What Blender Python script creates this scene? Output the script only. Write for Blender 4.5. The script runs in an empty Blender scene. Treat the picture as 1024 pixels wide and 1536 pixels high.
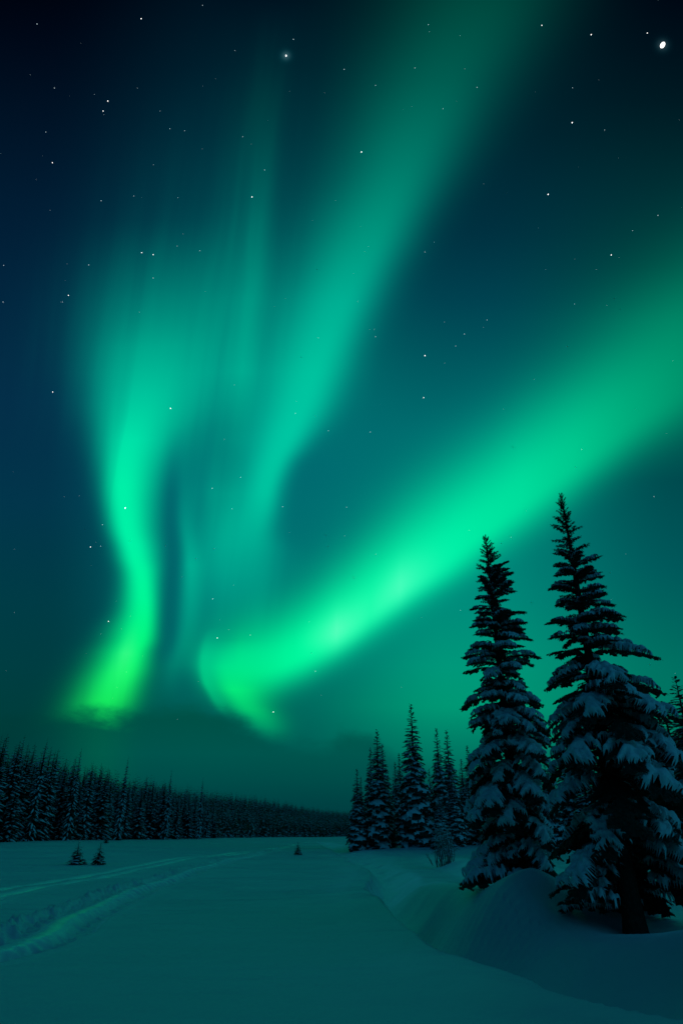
import bpy, math, random
import numpy as np

S = bpy.context.scene
COL = S.collection
R = math.radians
rng = np.random.default_rng(7)
random.seed(7)

# ---------------------------------------------------------------- camera
F, CX, CY = 972.0, 512.0, 768.0          # focal length and centre in photograph pixels (1024 x 1536)
TILT = R(26.3)
CAM_H = 1.7
cd = bpy.data.cameras.new('camera')
cam = bpy.data.objects.new('camera', cd)
COL.objects.link(cam)
cam.location = (0, 0, CAM_H)
cam.rotation_euler = (R(90) + TILT, 0, 0)
cd.sensor_fit = 'VERTICAL'
cd.sensor_height = 36
cd.sensor_width = 24
cd.lens = F / 1536 * 36
cd.clip_start = 0.1
cd.clip_end = 20000
S.camera = cam
S.view_settings.view_transform = 'Standard'
S.view_settings.look = 'None'
S.view_settings.exposure = 0
S.view_settings.gamma = 1
S.cycles.max_bounces = 5
S.cycles.diffuse_bounces = 3
S.cycles.glossy_bounces = 2
S.cycles.sample_clamp_indirect = 2.0
S.cycles.use_denoising = True
S.cycles.sample_clamp_direct = 1.5

AX = np.array([0, math.cos(TILT), math.sin(TILT)])
UP = np.array([0, -math.sin(TILT), math.cos(TILT)])
RT = np.array([1.0, 0, 0])

def ray(px, py):
    return AX + RT * ((px - CX) / F) + UP * ((CY - py) / F)

def ground_at(px, py, z=0.0):
    d = ray(px, py)
    k = (z - CAM_H) / d[2]
    return d[0] * k, d[1] * k

def at_depth(px, py, Y):
    d = ray(px, py)
    return np.array([d[0] / d[1] * Y, Y, CAM_H + d[2] / d[1] * Y])

# ---------------------------------------------------------------- sky: a night sky with the aurora, laid out by compass direction
W = bpy.data.worlds.new('World')
S.world = W
W.use_nodes = True
wt = W.node_tree
wt.nodes.clear()

class V:
    """A float socket with arithmetic."""
    def __init__(s, sock): s.s = sock
    def __add__(a, b): return m('ADD', a, b)
    def __radd__(a, b): return m('ADD', b, a)
    def __sub__(a, b): return m('SUBTRACT', a, b)
    def __rsub__(a, b): return m('SUBTRACT', b, a)
    def __mul__(a, b): return m('MULTIPLY', a, b)
    def __rmul__(a, b): return m('MULTIPLY', b, a)
    def __truediv__(a, b): return m('DIVIDE', a, b)

def plug(sock, v):
    if isinstance(v, V): wt.links.new(v.s, sock)
    else: sock.default_value = v

def m(op, *a):
    n = wt.nodes.new('ShaderNodeMath'); n.operation = op
    for i, v in enumerate(a): plug(n.inputs[i], v)
    return V(n.outputs[0])

def sstep(lo, hi, x):
    n = wt.nodes.new('ShaderNodeMapRange'); n.interpolation_type = 'SMOOTHSTEP'
    plug(n.inputs[0], x); n.inputs[1].default_value = lo; n.inputs[2].default_value = hi
    n.inputs[3].default_value = 0; n.inputs[4].default_value = 1
    return V(n.outputs[0])

def dotc(vec, c):
    n = wt.nodes.new('ShaderNodeVectorMath'); n.operation = 'DOT_PRODUCT'
    wt.links.new(vec, n.inputs[0]); n.inputs[1].default_value = tuple(c)
    return V(n.outputs['Value'])

def curve(x, pts, x0, x1):
    """Smooth function of x through pts, x in [x0, x1]."""
    ys = [p[1] for p in pts]
    y0, y1 = min(ys), max(ys)
    if y1 - y0 < 1e-6: return y0 + 0.0
    n = wt.nodes.new('ShaderNodeFloatCurve')
    c = n.mapping.curves[0]
    q = sorted(((p[0] - x0) / (x1 - x0), (p[1] - y0) / (y1 - y0)) for p in pts)
    c.points[0].location = q[0]; c.points[1].location = q[-1]
    for p in q[1:-1]: c.points.new(*p)
    n.mapping.extend = 'HORIZONTAL'
    n.mapping.update()
    plug(n.inputs['Value'], (x - x0) * (1.0 / (x1 - x0)))
    return V(n.outputs[0]) * (y1 - y0) + y0

def ramp(x, stops, x0, x1, alpha=False, interp='EASE'):
    n = wt.nodes.new('ShaderNodeValToRGB')
    n.color_ramp.interpolation = interp
    el = n.color_ramp.elements
    while len(el) > 1: el.remove(el[-1])
    for i, st in enumerate(sorted(stops, key=lambda s: s[0])):
        pos = min(1, max(0, (st[0] - x0) / (x1 - x0)))
        e = el[0] if i == 0 else el.new(pos)
        if i == 0: e.position = pos
        c = st[1]
        e.color = (c[0] / 255, c[1] / 255, c[2] / 255, st[2] if len(st) > 2 else 1)
    plug(n.inputs[0], (x - x0) * (1.0 / (x1 - x0)))
    return n.outputs['Color'], V(n.outputs['Alpha'])

def mixc(a, b, fac):
    n = wt.nodes.new('ShaderNodeMix'); n.data_type = 'RGBA'
    plug(n.inputs[0], fac)
    for sock, v in ((n.inputs[6], a), (n.inputs[7], b)):
        if isinstance(v, tuple): sock.default_value = (v[0] / 255, v[1] / 255, v[2] / 255, 1)
        else: wt.links.new(v, sock)
    return n.outputs[2]

tc = wt.nodes.new('ShaderNodeTexCoord')
D = tc.outputs['Generated']
dw = dotc(D, AX)
dws = m('MAXIMUM', dw, 0.15)
# chart of the northern sky: tangent plane, 1 unit = 1/972 radian
U = dotc(D, RT) / dws * F + CX
Vv = CY - dotc(D, UP) / dws * F

def noise(scale, detail, dist=0.0, rough=0.5, stretch=(1, 1, 1)):
    mp = wt.nodes.new('ShaderNodeMapping'); mp.inputs['Scale'].default_value = stretch
    wt.links.new(D, mp.inputs[0])
    n = wt.nodes.new('ShaderNodeTexNoise'); n.inputs['Scale'].default_value = scale
    n.inputs['Detail'].default_value = detail; n.inputs['Distortion'].default_value = dist
    n.inputs['Roughness'].default_value = rough
    wt.links.new(mp.outputs[0], n.inputs['Vector'])
    return V(n.outputs[0])

# soft wander so that the curtains are not ruled
wob1 = (noise(3.2, 2) - 0.5) * 16.0
wob2 = (noise(7.0, 2) - 0.5) * 10.0
Uw = U + wob1 + wob2
Vw = Vv + (noise(4.1, 2) - 0.5) * 14.0

Y0, Y1 = -300.0, 1300.0
cL, _ = ramp(Vv, [(-300, (0, 0, 3)), (0, (1, 9, 20)), (150, (2, 20, 36)), (300, (4, 30, 51)), (450, (6, 37, 62)), (600, (8, 46, 72)),
                  (750, (5, 54, 75)), (900, (1, 60, 70)), (1000, (0, 62, 66)), (1100, (0, 62, 59)), (1200, (0, 58, 55))], Y0, Y1, interp='LINEAR')
cM, _ = ramp(Vv, [(-300, (0, 3, 10)), (0, (0, 22, 34)), (200, (1, 42, 56)), (350, (2, 62, 75)), (450, (2, 90, 95)), (600, (2, 106, 110)),
                  (700, (2, 102, 110)), (850, (1, 108, 110)), (950, (1, 100, 105)), (1050, (0, 96, 90)), (1150, (0, 85, 79)), (1200, (0, 68, 67))], Y0, Y1, interp='LINEAR')
cN, _ = ramp(Vv, [(-300, (0, 4, 10)), (0, (0, 26, 34)), (200, (0, 36, 48)), (350, (1, 50, 65)), (450, (1, 66, 80)), (550, (1, 88, 95)), (650, (1, 108, 110)),
                  (750, (0, 125, 118)), (900, (0, 138, 122)), (1000, (0, 152, 122)), (1060, (0, 152, 116)), (1120, (0, 122, 100)), (1200, (0, 82, 77))], Y0, Y1, interp='LINEAR')
cR, _ = ramp(Vv, [(-300, (0, 2, 8)), (0, (0, 13, 23)), (150, (0, 28, 36)), (300, (0, 50, 54)), (400, (0, 68, 64)), (480, (0, 90, 78)), (600, (0, 95, 84)),
                  (720, (0, 74, 78)), (850, (0, 88, 90)), (1000, (0, 112, 97)), (1100, (0, 118, 95)), (1200, (0, 82, 74))], Y0, Y1, interp='LINEAR')
c = mixc(cL, cM, sstep(60, 330, U))
c = mixc(c, cN, sstep(380, 680, U))
c = mixc(c, cR, sstep(700, 1040, U))

def band(c, t, u, t0, t1, centre, wl, wr, colours, power=2.0, mod=None):
    """One curtain laid over c: ridge u=centre(t), widths wl / wr on its two sides, colour and density along t."""
    cc = curve(t, centre, t0, t1)
    l, r_ = curve(t, wl, t0, t1), curve(t, wr, t0, t1)
    d = u - cc
    side = m('GREATER_THAN', d, 0.0)
    w = side * r_ + (1.0 - side) * l
    g = m('EXPONENT', m('POWER', m('ABSOLUTE', d / w), power) * -1.0)
    col, a = ramp(t, colours, t0, t1, interp='LINEAR')
    return mixc(c, col, g * a if mod is None else m('MINIMUM', g * a * mod, 1.0))

cv = wt.nodes.new('ShaderNodeCombineXYZ')
wt.links.new((Uw * 0.028 + Vv * 0.004).s, cv.inputs[0]); wt.links.new((Vv * 0.0022).s, cv.inputs[1])
rn = wt.nodes.new('ShaderNodeTexNoise'); rn.inputs['Scale'].default_value = 1.0; rn.inputs['Detail'].default_value = 2.5; rn.inputs['Roughness'].default_value = .45
wt.links.new(cv.outputs[0], rn.inputs['Vector'])
RAYS = 0.70 + 0.56 * sstep(0.25, 0.75, V(rn.outputs[0]))          # thin upright rays within the veils
RAYS1 = m('MINIMUM', RAYS * 0.5 + 0.55, 1.0)
# broad veil behind the left curtains
c = band(c, Vw, U, 100, 1100, [(100, 400), (300, 350), (500, 300), (700, 300), (900, 330), (1100, 330)],
         [(100, 150), (400, 170), (600, 150), (800, 110), (1100, 120)], [(100, 120), (500, 160), (800, 140), (1100, 140)],
         [(100, (0, 60, 66), 0), (300, (0, 80, 84), .4), (450, (0, 122, 113), .8), (560, (2, 144, 130), .85), (640, (2, 128, 121), .8), (720, (2, 110, 114), .7), (850, (2, 120, 115), .6), (1000, (0, 110, 105), .4), (1100, (0, 100, 90), 0)], mod=RAYS)
# faint vertical ray near the middle
c = band(c, Vw, Uw, 0, 760, [(0, 420), (200, 395), (400, 372), (560, 355), (760, 345)], [(0, 70), (400, 45), (760, 40)], [(0, 60), (400, 34), (760, 40)],
         [(0, (0, 50, 55), .0), (150, (0, 66, 66), .6), (300, (0, 100, 95), .75), (450, (0, 150, 130), .85), (560, (0, 168, 142), .8), (650, (0, 140, 125), .5), (760, (0, 130, 120), 0)], mod=RAYS)
# inner veil joining the rays around the middle
c = band(c, Vw, Uw, 640, 1000, [(640, 330), (760, 330), (880, 350), (1000, 360)], [(640, 30), (800, 40), (1000, 60)], [(640, 50), (800, 60), (1000, 60)],
         [(640, (0, 140, 125), 0), (740, (0, 156, 135), .75), (860, (0, 162, 140), .75), (930, (0, 150, 130), .5), (1000, (0, 120, 110), 0)], mod=RAYS)
# the tall diagonal ray
c = band(c, Vw, Uw, -200, 960, [(-200, 800), (0, 722), (120, 660), (250, 605), (350, 558), (450, 514), (550, 474), (640, 440), (700, 410), (770, 390), (850, 362), (960, 340)],
         [(-200, 170), (0, 150), (200, 120), (400, 92), (550, 76), (650, 62), (720, 42), (800, 56), (880, 70), (960, 60)],
         [(-200, 150), (0, 130), (200, 96), (350, 70), (480, 56), (600, 50), (670, 36), (720, 26), (780, 28), (850, 56), (960, 60)],
         [(-200, (0, 50, 45), .7), (0, (0, 72, 62), 1), (120, (0, 92, 80), 1), (250, (0, 122, 105), 1), (350, (0, 148, 125), 1), (450, (0, 174, 146), 1), (560, (0, 194, 158), 1), (650, (0, 198, 162), 1),
          (740, (0, 194, 158), 1), (820, (0, 176, 148), .85), (890, (0, 155, 135), .55), (960, (0, 140, 120), 0)], 2.2)
# thin streaks between the curtains
c = band(c, Vw, U, 640, 1060, [(640, 292), (760, 276), (850, 286), (920, 284), (1000, 262), (1060, 250)], [(640, 16), (800, 13), (920, 16), (1060, 16)], [(640, 20), (850, 20), (1060, 18)],
         [(640, (0, 120, 115), 0), (760, (0, 150, 134), .6), (850, (0, 182, 150), .8), (920, (0, 165, 138), .7), (1000, (0, 140, 115), .6), (1060, (0, 110, 95), 0)])
# the left curtain
c = band(c, Vv, U, 330, 1080, [(330, 262), (430, 248), (520, 226), (600, 208), (660, 192), (720, 184), (770, 187), (830, 202), (880, 214), (930, 215), (980, 200), (1030, 175), (1080, 150)],
         [(330, 100), (430, 100), (520, 86), (600, 66), (660, 46), (740, 32), (830, 28), (900, 34), (960, 52), (1020, 58), (1080, 56)],
         [(330, 120), (430, 115), (520, 104), (600, 90), (660, 72), (740, 52), (830, 36), (900, 24), (960, 26), (1020, 38), (1080, 46)],
         [(330, (0, 100, 95), 0), (430, (0, 132, 118), .5), (520, (0, 172, 142), .88), (590, (0, 200, 158), .95), (660, (0, 226, 168), 1), (730, (0, 240, 168), 1), (820, (0, 242, 165), 1), (900, (0, 246, 150), 1),
          (960, (8, 246, 128), 1), (1010, (20, 246, 110), 1), (1050, (24, 234, 96), 1), (1080, (18, 205, 88), .95)], 2.3, mod=RAYS1)
# bright core in the left curtain
c = band(c, Vv, U, 640, 1000, [(640, 268), (760, 256), (860, 258), (1000, 236)], [(640, 14), (800, 14), (1000, 10)], [(640, 16), (800, 14), (1000, 12)],
         [(640, (4, 100, 110), 0), (740, (4, 88, 102), .5), (850, (4, 88, 100), .6), (940, (2, 92, 98), .5), (1000, (2, 95, 95), 0)])
c = band(c, Vv, U, 920, 1060, [(920, 208), (980, 190), (1060, 168)], [(920, 10), (1060, 22)], [(920, 9), (1060, 20)],
         [(920, (20, 250, 140), 0), (980, (70, 255, 140), .6), (1010, (50, 250, 120), .5), (1060, (30, 230, 100), 0)])
# the long arc on the right
arc_c = [(260, 975), (320, 998), (380, 1003), (440, 987), (500, 954), (560, 912), (620, 868), (700, 812), (780, 752), (860, 694), (940, 634), (1024, 574), (1200, 440)]
c = band(c, U, Vw, 260, 1200, arc_c,
         [(260, 40), (380, 72), (500, 96), (620, 118), (780, 136), (940, 152), (1200, 190)],
         [(260, 26), (320, 28), (380, 34), (440, 40), (500, 42), (620, 44), (780, 54), (940, 64), (1200, 90)],
         [(260, (0, 150, 120), 0), (310, (0, 190, 135), .75), (360, (0, 226, 140), 1), (430, (0, 246, 155), 1), (500, (14, 252, 165), 1), (600, (12, 246, 168), 1), (680, (0, 238, 165), 1), (780, (0, 222, 156), 1),
          (860, (0, 200, 142), 1), (940, (0, 172, 124), 1), (1024, (0, 148, 108), 1), (1200, (0, 90, 70), 1)], 2.2)
# brightest part of the arc
c = band(c, U, Vv, 440, 720, [(440, 966), (520, 940), (600, 880), (660, 850), (720, 820)], [(440, 24), (600, 36), (720, 40)], [(440, 20), (520, 24), (600, 26), (720, 26)],
         [(440, (40, 255, 170), 0), (505, (92, 255, 190), .85), (555, (60, 255, 182), .45), (600, (78, 255, 190), .85), (660, (40, 250, 180), .35), (720, (10, 245, 170), 0)])
# the hooked foot of the arc
c = band(c, Vv, U, 960, 1120, [(960, 350), (1010, 345), (1050, 362), (1085, 395), (1120, 415)], [(960, 40), (1010, 38), (1060, 34), (1120, 26)], [(960, 80), (1010, 66), (1050, 46), (1085, 34), (1120, 26)],
         [(960, (0, 230, 150), 0), (1000, (0, 232, 140), .8), (1035, (10, 238, 125), .95), (1065, (8, 215, 115), .85), (1090, (0, 190, 112), .6), (1120, (0, 160, 105), 0)])
# thin fold curling off the left end of the arc
c = band(c, Vv, U, 940, 1080, [(940, 322), (980, 306), (1010, 306), (1040, 318), (1080, 345)], [(940, 8), (1010, 7), (1080, 9)], [(940, 22), (1010, 16), (1080, 18)],
         [(940, (0, 190, 138), 0), (985, (0, 205, 140), .7), (1025, (0, 205, 132), .75), (1060, (0, 180, 118), .6), (1080, (0, 150, 105), 0)])
# low bank of cloud along the horizon
cn = (noise(9.0, 5, 0.3, 0.6, (1, 1, 2.2)) - 0.5) * 60.0 + (noise(34.0, 4, 0.2, 0.6, (1, 1, 1.6)) - 0.5) * 22.0
edge = curve(U, [(0, 1085), (100, 1064), (180, 1070), (250, 1046), (320, 1058), (370, 1078), (430, 1108), (490, 1112), (515, 1098), (550, 1100), (580, 1130), (680, 1165), (1024, 1190)], 0, 1024)
dcl = Vv - edge + cn
cf = sstep(-12, 30, dcl)
ccol, _ = ramp(Vv, [(1030, (0, 86, 71)), (1080, (0, 79, 69)), (1130, (0, 83, 76)), (1170, (0, 75, 72)), (1210, (0, 64, 66)), (1260, (0, 56, 60))], 1000, 1300, interp='LINEAR')
cside = mixc(ccol, (0, 52, 52), sstep(230, -40, U) * 0.85)
c = mixc(c, cside, cf * 0.9)
# the sky behind the photographer: glow added midway up at right for tree snow, left darkened to shade banks
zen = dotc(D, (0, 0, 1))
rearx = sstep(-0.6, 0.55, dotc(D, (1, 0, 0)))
for sx_, sy_, sr_, sk_ in ((993, 67.5, 9.0, .22), (429, 83.5, 7.0, .26)):   # faint glow painted into the sky colour round the two brightest stars
    du_, dv_ = U - sx_, Vv - sy_
    c = mixc(c, (200, 225, 230), m('EXPONENT', (du_ * du_ + dv_ * dv_) * (-1.0 / sr_ ** 2)) * sk_)
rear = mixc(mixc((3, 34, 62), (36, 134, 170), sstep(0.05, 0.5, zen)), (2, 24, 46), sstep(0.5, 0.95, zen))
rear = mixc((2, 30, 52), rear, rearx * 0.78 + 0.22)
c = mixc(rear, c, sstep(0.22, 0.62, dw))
# display value -> linear light
x = wt.nodes.new('ShaderNodeSeparateColor'); wt.links.new(c, x.inputs[0])
lin = wt.nodes.new('ShaderNodeCombineColor')
for i in range(3):
    v = V(x.outputs[i])
    wt.links.new((v * (v * (v * 0.305306 + 0.682171) + 0.0125229)).s, lin.inputs[i])
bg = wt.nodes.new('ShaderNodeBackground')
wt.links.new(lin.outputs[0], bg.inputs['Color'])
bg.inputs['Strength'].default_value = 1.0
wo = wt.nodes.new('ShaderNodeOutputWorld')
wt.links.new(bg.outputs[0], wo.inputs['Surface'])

# ---------------------------------------------------------------- helpers
def tag(o, label=None, cat=None, group=None, kind=None):
    if label: o['label'] = label
    if cat: o['category'] = cat
    if group: o['group'] = group
    if kind: o['kind'] = kind
    return o

def make_mesh(name, verts, faces, mats, smooth=True):
    """faces: list of (int array n x k, material index)."""
    me = bpy.data.meshes.new(name)
    verts = np.ascontiguousarray(verts, dtype=np.float32)
    me.vertices.add(len(verts)); me.vertices.foreach_set('co', verts.ravel())
    faces = [f for f in faces if len(f[0])]
    loops = np.concatenate([np.asarray(f[0], dtype=np.int32).ravel() for f in faces])
    tot = np.concatenate([np.full(len(f[0]), f[0].shape[1], dtype=np.int32) for f in faces])
    start = np.concatenate([[0], np.cumsum(tot)[:-1]]).astype(np.int32)
    me.loops.add(len(loops)); me.loops.foreach_set('vertex_index', loops)
    me.polygons.add(len(tot)); me.polygons.foreach_set('loop_start', start); me.polygons.foreach_set('loop_total', tot)
    mi = np.concatenate([np.full(len(f[0]), f[1], dtype=np.int32) for f in faces])
    me.polygons.foreach_set('material_index', mi)
    me.polygons.foreach_set('use_smooth', np.full(len(tot), smooth, dtype=bool))
    for mt in mats: me.materials.append(mt)
    me.update(calc_edges=True); me.validate()
    return me

def obj(name, me, parent=None):
    o = bpy.data.objects.new(name, me); COL.objects.link(o)
    if parent: o.parent = parent
    return o

class Bag:
    """Collects vertices and faces of several pieces."""
    def __init__(s): s.v = []; s.f = {}; s.n = 0
    def add(s, v, f):
        s.v.append(v); s.f.setdefault(f.shape[1], []).append(f + s.n); s.n += len(v)
    def out(s, mi=0):
        if not s.v: return np.zeros((0, 3)), []
        return np.concatenate(s.v), [(np.concatenate(a), mi) for a in s.f.values()]

def hash2(ix, iy, seed):
    h = (ix.astype(np.int64) * 374761393 + iy.astype(np.int64) * 668265263 + seed * 1442695041) & 0x7fffffff
    h = ((h ^ (h >> 13)) * 1274126177) & 0x7fffffff
    return ((h ^ (h >> 16)) & 0xffff) / 65535.0

def perlin(x, y, seed=0):
    ix, iy = np.floor(x), np.floor(y); fx, fy = x - ix, y - iy
    def g(dx, dy):
        a = hash2(ix + dx, iy + dy, seed) * 2 * np.pi
        return np.cos(a) * (fx - dx) + np.sin(a) * (fy - dy)
    u = fx * fx * fx * (fx * (fx * 6 - 15) + 10); v = fy * fy * fy * (fy * (fy * 6 - 15) + 10)
    a = g(0, 0) * (1 - u) + g(1, 0) * u; b = g(0, 1) * (1 - u) + g(1, 1) * u
    return (a * (1 - v) + b * v) * 1.5

def ss(lo, hi, x):
    t = np.clip((x - lo) / (hi - lo), 0, 1); return t * t * (3 - 2 * t)

# ---------------------------------------------------------------- materials
def material(name, base, rough=0.6, spec=0.3, vary=0.15, nscale=8.0, bump=0.0, bscale=30.0, bdist=0.02):
    mt = bpy.data.materials.new(name); mt.use_nodes = True
    nt = mt.node_tree; b = nt.nodes['Principled BSDF']
    b.inputs['Roughness'].default_value = rough
    b.inputs['Specular IOR Level'].default_value = spec
    t = nt.nodes.new('ShaderNodeTexCoord')
    n = nt.nodes.new('ShaderNodeTexNoise'); n.inputs['Scale'].default_value = nscale; n.inputs['Detail'].default_value = 4
    nt.links.new(t.outputs['Object'], n.inputs['Vector'])
    r = nt.nodes.new('ShaderNodeValToRGB')
    r.color_ramp.elements[0].position = 0.3; r.color_ramp.elements[1].position = 0.7
    r.color_ramp.elements[0].color = tuple(v * (1 - vary) for v in base) + (1,)
    r.color_ramp.elements[1].color = tuple(min(1, v * (1 + vary)) for v in base) + (1,)
    nt.links.new(n.outputs[0], r.inputs[0]); nt.links.new(r.outputs[0], b.inputs['Base Color'])
    if bump:
        n2 = nt.nodes.new('ShaderNodeTexNoise'); n2.inputs['Scale'].default_value = bscale; n2.inputs['Detail'].default_value = 6
        nt.links.new(t.outputs['Object'], n2.inputs['Vector'])
        bp = nt.nodes.new('ShaderNodeBump'); bp.inputs['Strength'].default_value = bump; bp.inputs['Distance'].default_value = bdist
        nt.links.new(n2.outputs[0], bp.inputs['Height']); nt.links.new(bp.outputs[0], b.inputs['Normal'])
    return mt

M_SNOW = material('branch_snow', (0.84, 0.86, 0.88), 0.65, 0.3, 0.05, 3.0, 0.5, 26.0, 0.03)
M_NEEDLE = material('spruce_needles', (0.022, 0.042, 0.030), 0.7, 0.2, 0.4, 2.0)
M_BARK = material('spruce_bark', (0.045, 0.034, 0.027), 0.9, 0.1, 0.4, 14.0, 0.8, 22.0, 0.03)
M_TWIG = material('frosted_twigs', (0.26, 0.26, 0.25), 0.9, 0.1, 0.4, 9.0)

# ground snow: loose powder, with an icier packed surface where machines and skis have run
M_GROUND = material('ground_snow', (0.72, 0.76, 0.78), 0.6, 0.5, 0.05, 0.35, 0.32, 7.0, 0.02)
nt = M_GROUND.node_tree; b = nt.nodes['Principled BSDF']
b.inputs['Sheen Weight'].default_value = 1.0; b.inputs['Sheen Roughness'].default_value = 0.3
at = nt.nodes.new('ShaderNodeAttribute'); at.attribute_name = 'packed'
mr = nt.nodes.new('ShaderNodeMapRange'); mr.inputs[3].default_value = 0.62; mr.inputs[4].default_value = 0.30
pk = nt.nodes.new('ShaderNodeMix'); pk.data_type = 'RGBA'
nt.links.new(at.outputs['Fac'], pk.inputs[0]); nt.links.new(b.inputs['Base Color'].links[0].from_socket, pk.inputs[6])
pk.inputs[7].default_value = (.97, .98, .98, 1); nt.links.new(pk.outputs[2], b.inputs['Base Color'])
nt.links.new(at.outputs['Fac'], mr.inputs[0]); nt.links.new(mr.outputs[0], b.inputs['Roughness'])

# ---------------------------------------------------------------- the lie of the land
def spline(pts, n=40):
    """Dense Catmull-Rom through world points."""
    P = np.array(pts, float); P = np.vstack([2 * P[0] - P[1], P, 2 * P[-1] - P[-2]])
    out = []
    for i in range(1, len(P) - 2):
        t = np.linspace(0, 1, n, endpoint=False)[:, None]
        a, b_, c_, d = P[i - 1], P[i], P[i + 1], P[i + 2]
        out.append(0.5 * ((2 * b_) + (c_ - a) * t + (2 * a - 5 * b_ + 4 * c_ - d) * t ** 2 + (3 * b_ - a - 3 * c_ + d) * t ** 3))
    out.append(P[-2][None]); return np.concatenate(out)

def near_line(x, y, L):
    """Distance to the polyline, signed positive on its right-hand side, and the index along it."""
    x, y = np.asarray(x, float).ravel(), np.asarray(y, float).ravel()
    d = np.empty(len(x)); k = np.empty(len(x), int)
    for i in range(0, len(x), 20000):
        D2 = (x[i:i + 20000, None] - L[None, :, 0]) ** 2 + (y[i:i + 20000, None] - L[None, :, 1]) ** 2
        k[i:i + 20000] = D2.argmin(1); d[i:i + 20000] = np.sqrt(D2.min(1))
    T = np.gradient(L, axis=0)[k]
    cr = T[:, 0] * (y - L[k, 1]) - T[:, 1] * (x - L[k, 0])
    return np.where(cr < 0, d, -d), k

G = ground_at
STREAM = spline([(5.6, 2.0), (4.6, 6.2)] + [G(*p) for p in ((875, 1514), (792, 1478), (700, 1444), (632, 1408), (580, 1370), (556, 1348), (548, 1335),
                 (556, 1322), (556, 1312), (540, 1302), (518, 1290), (498, 1276), (482, 1267), (472, 1262))], 14)
TRACK = spline([(-9.2, 3.0), (-8.35, 6.0)] + [G(*p) for p in ((0, 1424), (110, 1377), (200, 1338), (290, 1306), (350, 1290), (410, 1277), (445, 1267), (470, 1261))], 16)
SKI = spline([G(*p) for p in ((-400, 1450), (-150, 1380), (-10, 1343), (40, 1332), (110, 1319), (180, 1307), (250, 1294), (320, 1285), (390, 1277), (440, 1267))], 16)
EDGE_A = np.array([-1.4, -0.9, -0.47, -0.36, -0.24, -0.12, -0.011, 0.1, 0.5, 1.2])
EDGE_Y = np.array([45, 62, 86, 112, 160, 240, 350, 400, 300, 200.0])

MOUND = at_depth(797, 1290, 15.0)
HUMP = at_depth(612, 1324, 19.0)
TREE_R = at_depth(948, 1370, 13.2)
TREE_L = at_depth(780, 1290, 17.0)

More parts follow.
